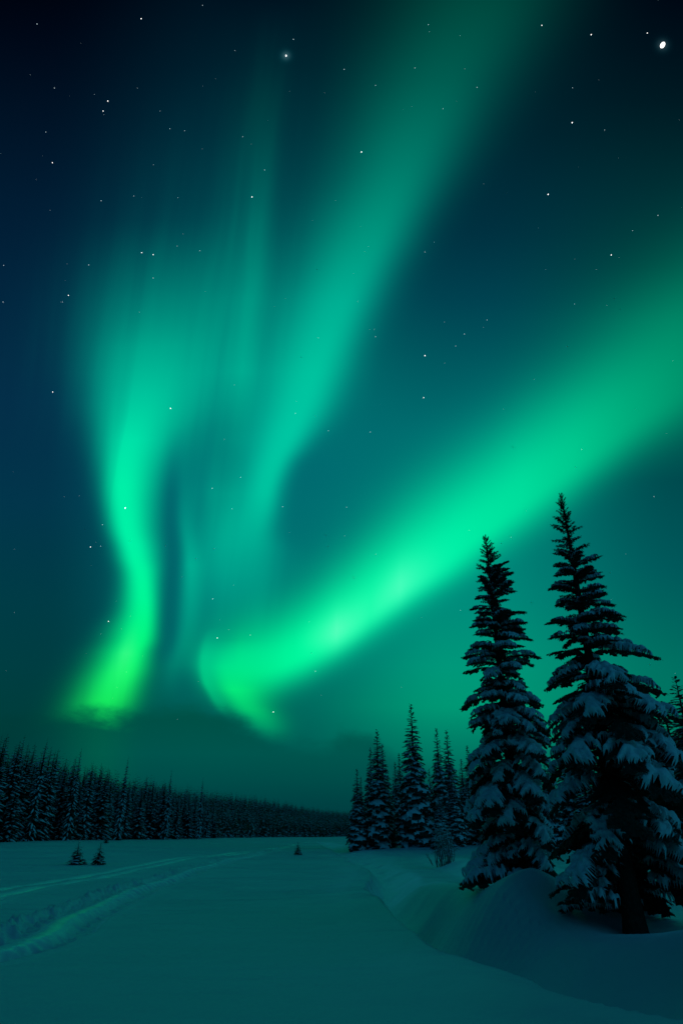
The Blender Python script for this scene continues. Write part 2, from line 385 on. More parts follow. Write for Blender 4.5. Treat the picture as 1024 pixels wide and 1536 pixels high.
def height(x, y, fine=False):
    x = np.asarray(x, float); y = np.asarray(y, float)
    shp = x.shape; x = x.ravel(); y = y.ravel()
    r = np.hypot(x, y); ys = np.maximum(y, 1.0); a = np.clip(x / ys, -3, 3)
    z = 0.65 * ss(35, 90, y) * ss(-0.05, -0.42, a) + 0.3 * ss(35, 85, y) * ss(0.0, 0.12, a)
    ye = np.interp(a, EDGE_A, EDGE_Y)
    e = (y - ye) / ye
    hill = np.interp(a, [-1.2, -0.47, -0.24, -0.12, -0.01, 0.15, 0.5], [2, 3.4, 7.2, 9.2, 7.5, 4, 2])
    z = z + hill * ss(0.02, 0.5, e) * (y > 20)
    z = z + 0.10 * perlin(x / 9, y / 9, 1) * ss(4, 14, r) + 0.035 * perlin(x / 2.6, y / 2.6, 2) + 0.012 * perlin(x / 1.6, y / .7, 4)
    z = z + 0.6 * perlin(x / 60, y / 60, 3) * ss(130, 260, r)
    near = (r < 140) & (y > 0)
    d = np.full(len(x), -99.0); k = np.zeros(len(x), int)
    if near.any():
        d[near], k[near] = near_line(x[near], y[near], STREAM)
    ky = STREAM[k, 1]
    dep = 0.8 * (1 - 0.55 * ss(22, 40, ky)) 
    wide = 1 + 0.9 * ss(25, 60, ky)
    dn = d / wide + 0.09 * perlin(x / 1.9, y / 1.9, 9)
    bank = 0.47 * (1 - ss(20, 27, ky)) * (1 - 0.5 * ss(2.5, 6, d) * ss(12, 17, y))
    prof = np.where(dn < 0.55, -dep * ss(-0.10, 0.50, dn), -dep + (dep + bank) * ss(0.0, 1.0, (dn - 0.5) / (2.6 - 1.1 * ss(10, 16, ky))))
    z = z + np.where(near, prof * np.where(dn < 0.55, 1, 1), 0)
    # gentle rise of the field towards its lip
    z = z + 0.11 * np.exp(-((d + 0.35) / 0.75) ** 2) * (1 - ss(30, 60, ky))
    # bank beyond: mound by the trees and the drift in front of the right-hand tree
    q = np.hypot((x - MOUND[0]) / 1.15, (y - MOUND[1]) / 0.95)
    z = z + 0.66 * np.exp(-(q ** 1.5) * 1.0)
    q = np.hypot((x - MOUND[0] - 1.0) / 1.7, (y - MOUND[1] + 1.2) / 1.0)
    z = z + 0.12 * np.exp(-q ** 2)
    q = np.hypot(x - TREE_R[0], (y - TREE_R[1] - 0.2) * 0.9)
    z = z - 0.45 * np.exp(-(q / 1.35) ** 2)
    q = np.hypot(x - TREE_L[0], y - TREE_L[1])
    z = z + 0.12 * np.exp(-(q / 1.8) ** 2)
    q = np.hypot((x - 6.2) / 3.0, (y - 10.6) / 0.8)
    z = z + 0.10 * np.exp(-q ** 2)
    q = np.hypot((x - HUMP[0]) / 1.2, (y - HUMP[1]) / 1.6)
    z = z + 0.18 * np.exp(-q ** 2)
    z = z + 0.6 * ss(4.6, 6.6, x) * ss(14.2, 17, y) * (1 - ss(30, 60, y))
    packed = np.zeros(len(x))
    if fine:
        trk = (r < 150) & (y > 0) & (x < 8)
        dt = np.full(len(x), 99.0); dk = np.full(len(x), 99.0)
        if trk.any():
            dt[trk], _ = near_line(x[trk], y[trk], TRACK)
            dk[trk], _ = near_line(x[trk], y[trk], SKI)
        n1 = perlin(x / .26, y / .26, 21) + 0.8 * perlin(x / .12, y / .12, 22)
        n2 = perlin(x / .8, y / .8, 23)
        dtn = dt + 0.05 * n2
        lane = np.exp(-((dtn + 0.02) / 0.25) ** 4)                      # smooth packed lane
        chop_l = np.exp(-((dtn + 0.57) / 0.28) ** 4)                    # churned shoulders left and right
        chop_r = np.exp(-((dtn - 0.50) / 0.25) ** 4)
        z = z + 0.05 * lane - 0.08 * chop_l - 0.09 * chop_r + 0.055 * n1 * chop_l + 0.045 * n1 * chop_r
        z = z + 0.06 * np.exp(-((dtn + 0.92) / 0.13) ** 2) + 0.11 * np.maximum(n1, 0) * np.exp(-((dtn + 0.9) / 0.3) ** 2)
        z = z + 0.04 * np.exp(-((dtn - 0.8) / 0.12) ** 2)
        packed = np.maximum(packed, lane)
        for off in (-0.52, 0.52):
            g = np.exp(-((dk - off) / 0.26) ** 4)
            z = z - 0.05 * g + 0.04 * np.exp(-((np.abs(dk - off) - 0.36) / 0.1) ** 2)
            packed = np.maximum(packed, g)
        # trampled snow in the upper trench
        chop = ss(30, 40, ky) * np.exp(-((dn - 0.6) / 1.2) ** 2) * near
        z = z + 0.10 * chop * perlin(x / .9, y / .9, 31)
        z = z + 0.006 * perlin(x / .5, y / .5, 33)
        return z.reshape(shp), packed.reshape(shp)
    return z.reshape(shp)

def hz(x, y): return float(height(np.array([x]), np.array([y]))[0])

# ground sheet, finer where it is near and in front
th = np.concatenate([np.linspace(-180, -42, 50, endpoint=False), np.linspace(-42, 42, 800), np.linspace(42, 180, 51)[1:-1]])
rr = np.concatenate([[0.4, 1, 2, 3, 4, 5], np.geomspace(5.6, 60, 460), np.geomspace(60.4, 160, 130), np.geomspace(163, 900, 90), np.geomspace(1000, 9000, 12)])
TH, RR = np.meshgrid(np.radians(th), rr)
gx, gy = RR * np.sin(TH), RR * np.cos(TH)
gz, gp = height(gx, gy, fine=True)
nr, nc = gx.shape
vi = np.arange(nr * nc).reshape(nr, nc)
nx = np.roll(vi, -1, axis=1)
fq = np.stack([vi[:-1], nx[:-1], nx[1:], vi[1:]], -1).reshape(-1, 4)[:, ::-1]
vc = np.array([[0, 0, gz[0].mean()]])
gv = np.concatenate([np.stack([gx, gy, gz], -1).reshape(-1, 3), vc])
ft = np.stack([vi[0], nx[0], np.full(nc, nr * nc)], -1)
me = make_mesh('snow_field', gv, [(fq, 0), (ft, 0)], [M_GROUND])
att = me.attributes.new('packed', 'FLOAT', 'POINT')
att.data.foreach_set('value', np.concatenate([gp.ravel(), [0]]).astype(np.float32))
g = obj('snow_field', me); tag(g, 'smooth snow covered field with tracks and a sunken stream bed', None, None, 'structure')

# ---------------------------------------------------------------- spruce building blocks
def seg_dist(P, A, B):
    d = B - A; t = np.clip(((P - A) @ d) / (d @ d), 0, 1)
    return np.linalg.norm(P - (A + t[:, None] * d), axis=1), t

def branch_unit(r, ntw, nper, nl, grid, sw, snow=1.0, width=0.42, bare=.0):
    """A flat spruce bough of length 1 along +x: dark needles (tris) and the snow lying on it (quads)."""
    tw = [(np.array([0.0, 0]), np.array([1.0, 0]), 1.0, 1.0)]
    for i, t in enumerate(np.linspace(0.10, 0.94, ntw)):
        for s in (-1, 1):
            tt = min(0.97, t + r.uniform(-.03, .03))
            ln = (width * 2.0 * (tt ** .55) * (1 - tt) ** .62 + 0.07) * r.uniform(.72, 1.12)
            an = R(58 - 22 * tt) * r.uniform(.85, 1.15)
            A = np.array([tt, 0]); B = A + ln * np.array([math.cos(an), s * math.sin(an)])
            tw.append((A, B, ln, 0.0 if r.random() < .12 else r.uniform(.75, 1.15)))
    # needles
    Nv = []
    for A, B, ln, sn in tw:
        k = max(3, int(nper * ln))
        t = np.sort(r.uniform(0.02 if ln < 1 else .06, 1, k))
        d = (B - A) / np.linalg.norm(B - A); pn = np.array([-d[1], d[0]])
        for layer in range(3):
            sd = r.choice([-1, 1], k) if layer < 2 else r.uniform(-.3, .3, k)
            if layer == 0: sd = np.where(np.arange(k) % 2, 1, -1)
            P = np.concatenate([A + t[:, None] * (B - A), np.full((k, 1), -.012)], 1)
            dirv = np.zeros((k, 3))
            fwd = r.uniform(.35, .9, k)
            dirv[:, :2] = d * fwd[:, None] + pn * (sd * r.uniform(.5, 1, k))[:, None]
            dirv[:, 2] = r.uniform(-.55, .25, k) if layer < 2 else r.uniform(-1.3, -.6, k)
            dirv /= np.linalg.norm(dirv, axis=1)[:, None]
            L = nl * r.uniform(.65, 1.25, k) * (1 - .3 * t)
            sx = np.cross(dirv, [0, 0, 1.0]); sx /= np.maximum(1e-6, np.linalg.norm(sx, axis=1))[:, None]
            wd = nl * .10
            Nv.append(np.stack([P + sx * wd, P - sx * wd, P + dirv * L[:, None]], 1).reshape(-1, 3))
    nv = np.concatenate(Nv)
    nf = np.arange(len(nv)).reshape(-1, 3)
    # field of the bough
    def field(nu, nvv, rad, mult, bare=0):
        X, Y = np.meshgrid(np.linspace(-.04, 1.06, nu), np.linspace(-.62, .62, nvv), indexing='ij')
        P = np.stack([X.ravel(), Y.ravel()], 1)
        P[:, 0] += r.uniform(-.3, .3, len(P)) / nu; P[:, 1] += r.uniform(-.3, .3, len(P)) / nvv
        mm = np.full(len(P), -9.0)
        for A, B, ln, sn in tw:
            if sn == 0 and mult: continue
            q, t = seg_dist(P, A, B)
            rd = rad * (sn if mult else 1.0) * (1 - .2 * t)
            mm = np.maximum(mm, 1 - (q / rd) ** 2)
        if mult: mm = mm - 1.4 * ss(.80, 1.0, P[:, 0])
        if bare: mm = mm - 1.3 * (1 - ss(bare * .4, bare, P[:, 0] + .12 * perlin(P[:, 0] * 6, P[:, 1] * 6, int(r.integers(1e6)))))
        idx = np.arange(nu * nvv).reshape(nu, nvv)
        Q = np.stack([idx[:-1, :-1], idx[1:, :-1], idx[1:, 1:], idx[:-1, 1:]], -1).reshape(-1, 4)
        keep = (mm[Q] > 0).sum(1) >= 3
        Q = Q[keep]
        u, inv = np.unique(Q, return_inverse=True)
        return P[u], mm[u], inv.reshape(-1, 4)
    nu, nvv = grid
    P, mm, sq = field(nu, nvv, sw, True, bare)
    h = 0.075 * snow * np.sqrt(np.clip(mm, 0, 1)) * (1 + .5 * perlin(P[:, 0] * 9, P[:, 1] * 9, int(r.integers(1e6))))
    sv = np.concatenate([P, (np.where(mm > 0, h, -.032))[:, None]], 1)
    P, mm, dq = field(max(6, nu * 2 // 3), max(6, nvv * 2 // 3), sw * .92, False)
    dv = np.concatenate([P, (-.03 + .02 * r.uniform(-1, 1, len(P)))[:, None]], 1)
    return nv, nf, sv, sq, dv, dq

def bend(v, L, a0, k, sd, phi, org):
    t = np.linspace(-.2, 1.3, 46); th_ = a0 - k * np.clip(t, 0, None)
    dx = np.cos(th_); dz = np.sin(th_); st = t[1] - t[0]
    px = np.cumsum(dx) * st; pz = np.cumsum(dz) * st
    i0 = np.interp(0, t, px), np.interp(0, t, pz)
    x = np.interp(v[:, 0], t, px) - i0[0]; z0 = np.interp(v[:, 0], t, pz) - i0[1]
    an = np.interp(v[:, 0], t, th_)
    zz = v[:, 2] - sd * v[:, 1] ** 2
    X = (x - np.sin(an) * zz) * L; Z = (z0 + np.cos(an) * zz) * L; Y = v[:, 1] * L
    c_, s_ = math.cos(phi), math.sin(phi)
    return np.stack([X * c_ - Y * s_, X * s_ + Y * c_, Z], 1) + org

def trunk_mesh(H, r0, name, seg=14, rings=26, flare=0.35, seed=0, lean=0.0):
    zs = np.concatenate([[-.5], np.linspace(0, H, rings)])
    a = np.linspace(0, 2 * np.pi, seg, endpoint=False)
    vs = []
    for z in zs:
        t = max(0, z / H)
        rad = r0 * ((1 - t) ** .9 * .98 + .02) * (1 + flare * math.exp(-max(0, z) / (H * .03)))
        rad = rad * (1 + .10 * perlin(np.cos(a) * 1.5 + 9, np.sin(a) * 1.5 + z * 2.0, seed))
        vs.append(np.stack([np.cos(a) * rad + lean * math.sin(t * 3), np.sin(a) * rad, np.full(seg, z)], 1))
    v = np.concatenate(vs); n = len(zs)
    i = np.arange(n * seg).reshape(n, seg); j = np.roll(i, -1, 1)
    f = np.stack([i[:-1], j[:-1], j[1:], i[1:]], -1).reshape(-1, 4)
    return v, f

print('units')
ur = np.random.default_rng(3)
BIG = [branch_unit(ur, 8, 120, .040, (58, 58), .050, 1.35, .27, .36) for _ in range(6)]
MED = [branch_unit(ur, 9, 80, .080, (36, 36), .042, 1.2, .25, .30) for _ in range(5)]
SML = [branch_unit(ur, 5, 40, .17, (20, 22), .040, 1.1, .18, .25) for _ in range(4)]
MID = [branch_unit(ur, 5, 12, .14, (10, 12), .095, 1.2, .40) for _ in range(5)]

def hero_tree(px_base, Yd, rows, seed, bottom, r0, skip):
    """A big spruce from its left and right outline at several heights."""
    r = np.random.default_rng(seed)
    x0 = px_base[0]; z0 = hz(x0, Yd)
    E = []
    for (py, xl, xr) in rows:
        L_, R_ = at_depth(xl, py, Yd), at_depth(xr, py, Yd)
        E.append((L_[2] - z0, max(.05, x0 - L_[0]), max(.05, R_[0] - x0)))
    E = np.array(E)[::-1]
    H = E[-1, 0]
    def rad(z, cphi):
        l = np.interp(z, E[:, 0], E[:, 1]); q = np.interp(z, E[:, 0], E[:, 2])
        return l + (q - l) * (.5 + .5 * cphi)
    nb, sb = Bag(), Bag(); pads = []
    z = bottom; phi = r.uniform(0, 6.28)
    while z < H - .06:
        t = z / H
        gap = .095 + .31 * (1 - t) ** 1.1
        n = 8 if z < 1.4 else 6 if t < .5 else 5 if t < .85 else 4
        for i in range(n):
            ph = phi + i * 2 * np.pi / n + r.uniform(-.35, .35)
            zz = z + r.uniform(-.45, .45) * gap
            drop = .38 * (1 - t) + .02
            if skip(zz, ph % 6.283): continue
            Lr = rad(max(bottom * .6, zz - drop * rad(zz, math.cos(ph))), math.cos(ph))
            L = Lr * r.choice([1.0, .93, .85, .72, .55], p=[.3, .27, .2, .13, .1] if t < .5 else [.22, .22, .2, .2, .16]) * r.uniform(.94, 1.05)
            tt = min(1, max(0, zz / H))
            a0 = R(np.interp(tt, [0, .2, .45, .7, .88, 1], [-16, -10, 2, 17, 32, 54])) + r.uniform(-.2, .2)
            kk = R(np.interp(tt, [0, .2, .45, .7, .88, 1], [36, 44, 42, 28, 14, 0])) * r.uniform(.7, 1.3)
            L = max(.12, L / max(.55, math.cos(a0 - kk * .5)))
            floor_z = .12 if skip is not bare_front else 1.1 if math.sin(ph) < -.5 else .6 if math.sin(ph) < .2 else .3
            while zz + L * math.sin(a0 - kk * .5) < floor_z and a0 < .5: a0 += .06
            U_ = BIG if L > .95 else MED if L > .45 else SML
            nv, nf, sv, sq, dv, dq = U_[r.integers(len(U_))]
            if r.random() < .5:
                fl = np.array([1, -1, 1.0]); nv, sv, dv = nv * fl, sv * fl, dv * fl; sq, dq = sq[:, ::-1], dq[:, ::-1]
            sdp = r.uniform(.5, 1.1) if L > .45 else .12
            org = np.array([0, 0, zz])
            wsc = np.array([1, r.uniform(.85, 1.15) * np.interp(tt, [0, .4, .7], [1.15, 1.1, 1.0]), 1])
            nb.add(bend(nv * wsc, L, a0, kk, sdp, ph, org), nf)
            nb.add(bend(dv * wsc, L, a0, kk, sdp, ph, org), dq)
            keep = np.interp(tt, [0, .6, .85, 1], [.85, .84, .78, .6])
            if r.random() < keep:
                f_ = 1.0
                pads.append((bend(sv * wsc * np.array([1, 1, f_]), L, a0, kk, sdp, ph, org), sq))
        z += gap; phi += 2.4
    # leave off the odd pad of snow that lies far from all others
    lo = np.array([p.min(0) for p, _ in pads]); hi = np.array([p.max(0) for p, _ in pads]); sz = np.linalg.norm(hi - lo, axis=1)
    gp_ = np.maximum(0, np.maximum(lo[:, None] - hi[None], lo[None] - hi[:, None]))
    nearm = np.sqrt((gp_ ** 2).sum(2)) <= .25 * np.minimum(sz[:, None], sz[None])
    lab = np.arange(len(pads))
    for _ in range(60):
        lab = np.where(nearm, lab[None, :], 10 ** 6).min(1)
    best = np.bincount(lab).argmax()
    for k_, (p, q) in enumerate(pads):
        if lab[k_] == best: sb.add(p, q)
    return x0, z0, H, nb, sb

def build_spruce(name, loc, H, parts, rot=0.0, sc=(1, 1, 1)):
    root = bpy.data.objects.new(name, None); COL.objects.link(root)
    root.location = loc; root.rotation_euler = (0, 0, rot); root.scale = sc
    root.empty_display_size = .3
    kids = {}
    for pn, me_ in parts:
        kids[pn] = obj(pn, me_, kids['crown'] if pn == 'snow_cover' else root)
    return root

print('heroes')
ROWS_R = [(745, 840, 840), (775, 832, 858), (800, 828, 872), (830, 828, 884), (855, 827, 904), (880, 825, 920), (915, 822, 942), (960, 822, 945), (1000, 815, 985), (1020, 813, 993), (1060, 815, 1000),
          (1090, 812, 1016), (1140, 815, 1035), (1200, 816, 1050), (1260, 822, 1062), (1310, 830, 1066), (1350, 850, 1060)]
ROWS_L = [(803, 732, 732), (830, 720, 744), (860, 714, 764), (890, 712, 775), (920, 706, 786), (950, 700, 794), (990, 684, 806), (1040, 695, 812), (1070, 690, 830), (1110, 694, 838),
          (1160, 694, 838), (1210, 686, 842), (1250, 690, 842), (1300, 690, 842), (1340, 690, 835)]
def bare_front(z, ph):      # the tall tree's trunk is bare towards the open snow
    return (z < 2.6 and 4.2 < ph < 5.2) or (z < 1.3 and 3.5 < ph < 6.0)
def bare_mound(z, ph):      # the snow mound has buried the left tree's low boughs on that side
    return z < 1.1 and 4.6 < ph < 6.0
for nm, base, Yd, rows, seed, bottom, r0, skip, label in (
        ('spruce_tree', TREE_R, 13.2, ROWS_R, 52, .45, .17, bare_front, 'tallest snow laden spruce at right with bare dark trunk behind the snow bank'),
        ('spruce_tree', TREE_L, 17.0, ROWS_L, 37, .35, .16, bare_mound, 'big snow laden spruce left of the tallest one, foot hidden behind a snow mound')):
    x0, z0, H, nb, sb = hero_tree(base, Yd, rows, seed, bottom, r0, skip)
    nv, nf = nb.out(); sv, sf = sb.out()
    tv, tf = trunk_mesh(H, r0, 'trunk', seed=seed)
    root = build_spruce(nm, (x0, Yd, z0), H, [('trunk', make_mesh('trunk', tv, [(tf, 0)], [M_BARK])),
                                              ('crown', make_mesh('crown', nv, nf, [M_NEEDLE], False)),
                                              ('snow_cover', make_mesh('snow_cover', sv, sf, [M_SNOW]))])
    tag(root, label, 'tree')

# spruces of unit height and unit radius for the middle distance
def mid_variant(seed, layers=36, snow=1.0, nbr=8, slim=.13):
    r = np.random.default_rng(seed)
    nb, sb = Bag(), Bag()
    phi = 0; H = 10.0; Rm = H * slim
    for li in range(layers):
        t = (li / (layers - 1)) ** .92
        z = H * (.05 + .945 * t)
        prof = Rm * ((1 - t) ** .76 * .95 + .05) * (1 - .25 * ss(.15, 0, np.array(t)))
        n = nbr if t < .8 else 6
        for i in range(n):
            ph = phi + i * 6.283 / n + r.uniform(-.4, .4)
            L = prof * r.uniform(.68, 1.12)
            zz = z + r.uniform(-.5, .5) * H / layers
            a0 = R(np.interp(t, [0, .5, .85, 1], [-16, -6, 12, 48])) + r.uniform(-.15, .15)
            kk = R(np.interp(t, [0, .5, .85, 1], [40, 36, 18, 0])) * r.uniform(.6, 1.3)
            nv, nf, sv, sq, dv, dq = MID[r.integers(len(MID))]
            org = np.array([0, 0, zz])
            L = max(.16, L / max(.55, math.cos(a0 - kk * .5)))
            nb.add(bend(nv, L, a0, kk, .6, ph, org), nf); nb.add(bend(dv, L, a0, kk, .6, ph, org), dq)
            if r.random() < snow * np.interp(t, [0, .6, 1], [1, .9, .5]):
                sb.add(bend(sv, L, a0, kk, .6, ph, org), sq)
        phi += 2.4
    nv, nf = nb.out(); sv, sf = sb.out()
    tv, tf = trunk_mesh(H, .16, 'trunk', 8, 8, seed=seed)
    crown = make_mesh('crown', np.concatenate([nv, sv]), nf + [(f + len(nv), 1) for f, _ in sf], [M_NEEDLE, M_SNOW], False)
    return [('trunk', make_mesh('trunk', tv, [(tf, 0)], [M_BARK])), ('crown', crown)], Rm

print('mid')
MIDV = [mid_variant(40 + i) for i in range(5)]
MIDSNOWY = mid_variant(60, 24, 1.3, 9)
MIDBARE = mid_variant(61, 16, .45, 6, .16)

def place_px(variant, px, py, Yd, hw_px, base_px=None, sink=0.0):
    """Spruce whose tip stands at photograph point (px, py) when Yd metres away."""
    parts, Rm = variant
    top = at_depth(px, py, Yd)
    z0 = hz(top[0], Yd) - sink
    H = top[2] - z0
    w = Yd * math.cos(TILT)
    rm = 1.3 * hw_px * w / F
    return build_spruce('spruce_tree', (top[0], Yd, z0), H, parts, random.uniform(0, 6.28), (rm / Rm, rm / Rm, H / 10.0))

GROVE = [  # tip px, tip py, distance, half width px, label
    (535, 1155, 80, 15, 'short slim snowy spruce at the left end of the grove by the stream'),
    (541, 1167, 86, 10, 'small spruce close behind the short one at the left end of the grove'),
    (565, 1097, 80, 22, 'snowy spruce with the taller of two close tips, left of the tallest in the grove'),
    (573, 1118, 84, 19, 'snowy spruce pressed against the right side of the second tall grove tree'),
    (555, 1124, 88, 16, 'dark spruce peeping out left of the second tall grove tree'),
    (592, 1145, 92, 14, 'dim lower spruce in the gap left of the tallest grove tree'),
    (598, 1132, 96, 14, 'dim thin spruce touching the left side of the tallest grove tree'),
    (616, 1059, 78, 27, 'tallest snowy spruce in the middle of the distant grove'),
    (643, 1155, 94, 12, 'dim low spruce in the gap right of the tallest grove tree'),
    (654, 1094, 80, 18, 'left one of the two matching tall spruces above the bare shrub'),
    (669, 1097, 84, 19, 'right one of the two matching tall spruces above the bare shrub'),
    (691, 1140, 88, 16, 'dark spruce half way between the paired spruces and the big left spruce'),
    (700, 1120, 95, 16, 'thin dark spruce with its tip just left of the big left spruce'),
    (676, 1165, 76, 17, 'low snowy spruce between the paired spruces and the big left spruce'),
]
for px, py, Yd, hw, label in GROVE:
    o = place_px(random.choice(MIDV), px, py, Yd, hw)
    tag(o, label, 'tree', 'spruces of the grove beyond the stream')
o = place_px(MIDSNOWY, 657, 1190, 68, 15); tag(o, 'small frosty spruce rising just behind the bare shrub', 'tree', 'spruces of the grove beyond the stream')
BACK = [(716, 1128, 88, 18), (735, 1105, 96, 20), (760, 1150, 84, 20), (790, 1120, 90, 20), (815, 1140, 80, 20), (840, 1110, 92, 22), (868, 1130, 84, 22), (900, 1105, 90, 22), (930, 1090, 84, 22)]
for px, py, Yd, hw in BACK:
    o = place_px(random.choice(MIDV), px, py, Yd, hw)
    tag(o, 'dim spruce showing only in gaps behind the branches of the two big spruces', 'tree', 'dim spruces behind the two big ones')
for px, py, Yd, hw, label in ((962, 1028, 40, 44, 'dark spruce top leaning out left among the three at the right picture edge'),
                              (993, 1055, 44, 40, 'lowest dark spruce of the three beyond the tallest tree at right'),
                              (1012, 1018, 36, 46, 'tallest dark spruce at the right picture edge beyond the big tree'),
                              (1040, 1045, 42, 44, 'dark spruce cut off by the right picture edge')):
    o = place_px(random.choice(MIDV), px, py, Yd, hw); tag(o, label, 'tree', 'dark spruces at the right edge')

# saplings standing in the field
for px, py, by, hw, var, label in (
        (119, 1263, 1297, 12, MIDBARE, 'left one of two knee deep spruce saplings in the open snow'),
        (152, 1264, 1297, 10, MIDBARE, 'right one of two spruce saplings in the open snow'),
        (128, 1289, 1297, 5, MIDBARE, 'tiny spruce shoot poking out of the snow between two saplings'),
        (447, 1263, 1282, 6, MIDBARE, 'lone dark sapling in the snow beside the far end of the track'),
        (161, 1253, 1262, 4, MIDBARE, 'tiny sapling at the foot of the left forest near the saplings')):
    gxp, gyp = G(px, by, 0.03)
    for _ in range(6):
        gxp, gyp = G(px, by, hz(gxp, gyp))
        gyp = min(gyp, 85)
    o = place_px(var, px, py, gyp, hw, sink=.05); o.name = 'spruce_sapling'
    tag(o, label, 'sapling')

# ---------------------------------------------------------------- the forest on the left
def blade_tree(seed, layers, nbr, teeth, snow=1.0, slim=.12):
    """Small far spruce: jagged drooping boughs with snow lying on them; one mesh, height 10."""
    r = np.random.default_rng(seed)
    dv, df, sv, sf = [], [], [], []
    nd = ns = 0; H = 10.0; Rm = H * slim; phi = 0
    for li in range(layers):
        t = (li / (layers - 1)) ** .86; z = H * (.03 + .965 * t)
        prof = Rm * ((1 - t) ** .64 * .94 + .06)
        n = nbr if t < .85 else max(4, nbr - 2)
        for i in range(n):
            ph = phi + i * 6.283 / n + r.uniform(-.4, .4); L = prof * r.uniform(.65, 1.15)
            zz = z + r.uniform(-.5, .5) * H / layers
            dr = np.interp(t, [0, .6, .9, 1], [.75, .5, .05, -.8]) * L * r.uniform(.7, 1.2)
            w = L * .42 if t < .9 else L * .25
            c_, s_ = math.cos(ph), math.sin(ph)
            P = [(0, 0, 0)]
            for k in range(teeth):
                f = (k + 1) / (teeth + 1)
                P.append((f * L, w * (.5 + f * .5) * r.uniform(.7, 1.1), -dr * f ** 1.5 - .10 * L)); P.append(((f + .12) * L, w * .45, -dr * f ** 1.5 - .03 * L))
            P.append((L, 0, -dr))
            for k in reversed(range(teeth)):
                f = (k + 1) / (teeth + 1)
                P.append(((f + .12) * L, -w * .45, -dr * f ** 1.5 - .03 * L)); P.append((f * L, -w * (.5 + f * .5) * r.uniform(.7, 1.1), -dr * f ** 1.5 - .10 * L))
            P.append((.5 * L, 0, -dr * .35 + .02 * L))
            P = np.array(P); m_ = len(P) - 1
            Q = np.stack([P[:, 0] * c_ - P[:, 1] * s_, P[:, 0] * s_ + P[:, 1] * c_, P[:, 2] + zz], 1)
            dv.append(Q); k_ = np.arange(m_)
            df.append(np.stack([k_, (k_ + 1) % m_, np.full(m_, m_)], 1) + nd); nd += len(P)
            if r.random() < snow * np.interp(t, [0, .6, 1], [.95, .8, .35]):
                up = .05 * L + .02
                S_ = np.array([(.12, 0, 0), (.5, .6, -.06), (.9, .12, 0), (.93, -.1, 0), (.5, -.6, -.06), (.5, 0, .10)]) * [L, w * .62, L]
                S_[:, 2] += up - dr * (S_[:, 0] / L) ** 1.5
                Q = np.stack([S_[:, 0] * c_ - S_[:, 1] * s_, S_[:, 0] * s_ + S_[:, 1] * c_, S_[:, 2] + zz], 1)
                sv.append(Q); k_ = np.arange(5); sf.append(np.stack([k_, (k_ + 1) % 5, np.full(5, 5)], 1) + ns); ns += 6
        phi += 2.4
    tv, tf = trunk_mesh(H, .14, 'trunk', 5, 2, seed=seed)
    return np.concatenate(dv), np.concatenate(df), np.concatenate(sv), np.concatenate(sf), tv, tf, Rm

print('forest')
def join_blade(bt, name):
    dv, df, sv, sf, tv, tf, Rm = bt
    return make_mesh(name, np.concatenate([dv, sv, tv]), [(df, 0), (sf + len(dv), 1), (tf + len(dv) + len(sv), 2)], [M_NEEDLE, M_SNOW, M_BARK], False)

NEARV = [blade_tree(80 + i, 24, 7, 2, .95, .115) for i in range(6)]
NEARM = [join_blade(b_, 'spruce_tree') for b_ in NEARV]
FARV = [blade_tree(90 + i, 13, 6, 1, .45, .12) for i in range(4)]

fr = np.random.default_rng(5)
pts = []
cell = {}
def ok(x, y, dmin):
    cx, cy = int(x // 3), int(y // 3)
    for i in range(cx - 1, cx + 2):
        for j in range(cy - 1, cy + 2):
            for (a_, b_) in cell.get((i, j), ()):
                if (a_ - x) ** 2 + (b_ - y) ** 2 < dmin * dmin: return False
    cell.setdefault((cx, cy), []).append((x, y)); return True
for _ in range(60000):
    a_ = fr.uniform(-.95, .16); e_ = fr.random() ** 1.3 * .62
    ye = np.interp(a_, EDGE_A, EDGE_Y)
    y_ = ye * (1 + e_) + fr.uniform(-.04, .03) * ye
    x_ = a_ * y_
    if fr.random() > (y_ / 500) ** 1.0 * 1.2 + .1: continue
    if ok(x_, y_, 1.9 if y_ < 130 else 2.5): pts.append((x_, y_, a_, e_))
pts = np.array(pts)
order = np.argsort(np.hypot(pts[:, 0], pts[:, 1]))
pts = pts[order]
zz_ = height(pts[:, 0], pts[:, 1])
inview = (pts[:, 2] > -.60) & (pts[:, 2] < .05)
front = pts[:, 3] < .30
ind = np.where(inview & front)[0][:235]
indset = set(ind.tolist())
print('forest trees', len(pts), 'individual', len(ind))
stuff = Bag(); bags = [Bag(), Bag(), Bag()]
proto = {}
# tall tips that break the skyline
TALL = [(38, 1103, 90, 13, 'tall spruce whose spire breaks the skyline near the left picture edge'),
        (72, 1108, 92, 12, 'second spire above the left forest, counted from the left picture edge'),
        (4, 1103, 90, 13, 'spruce spire cut by the left picture edge'),
        (123, 1122, 100, 11, 'tall spruce spire standing behind and above the two field saplings'),
        (193, 1135, 118, 10, 'slim spire standing clear of the left forest, third gap from the left'),
        (258, 1154, 150, 8, 'right hand spire of the left forest before its tops become even'),
        (305, 1166, 175, 7, 'last lone spire on the forested slope before the tops become even')]
for px, py, Yd, hw, label in TALL:
    top = at_depth(px, py, Yd); z0 = hz(top[0], Yd); H = top[2] - z0
    sc_ = hw * Yd * math.cos(TILT) / F / 1.15
    o = obj('spruce_tree', NEARM[random.randrange(6)]); o.location = (top[0], Yd, z0); o.scale = (sc_, sc_, H / 10)
    o.rotation_euler = (0, 0, random.uniform(0, 6.28)); tag(o, label, 'tree', 'spires of the left forest')
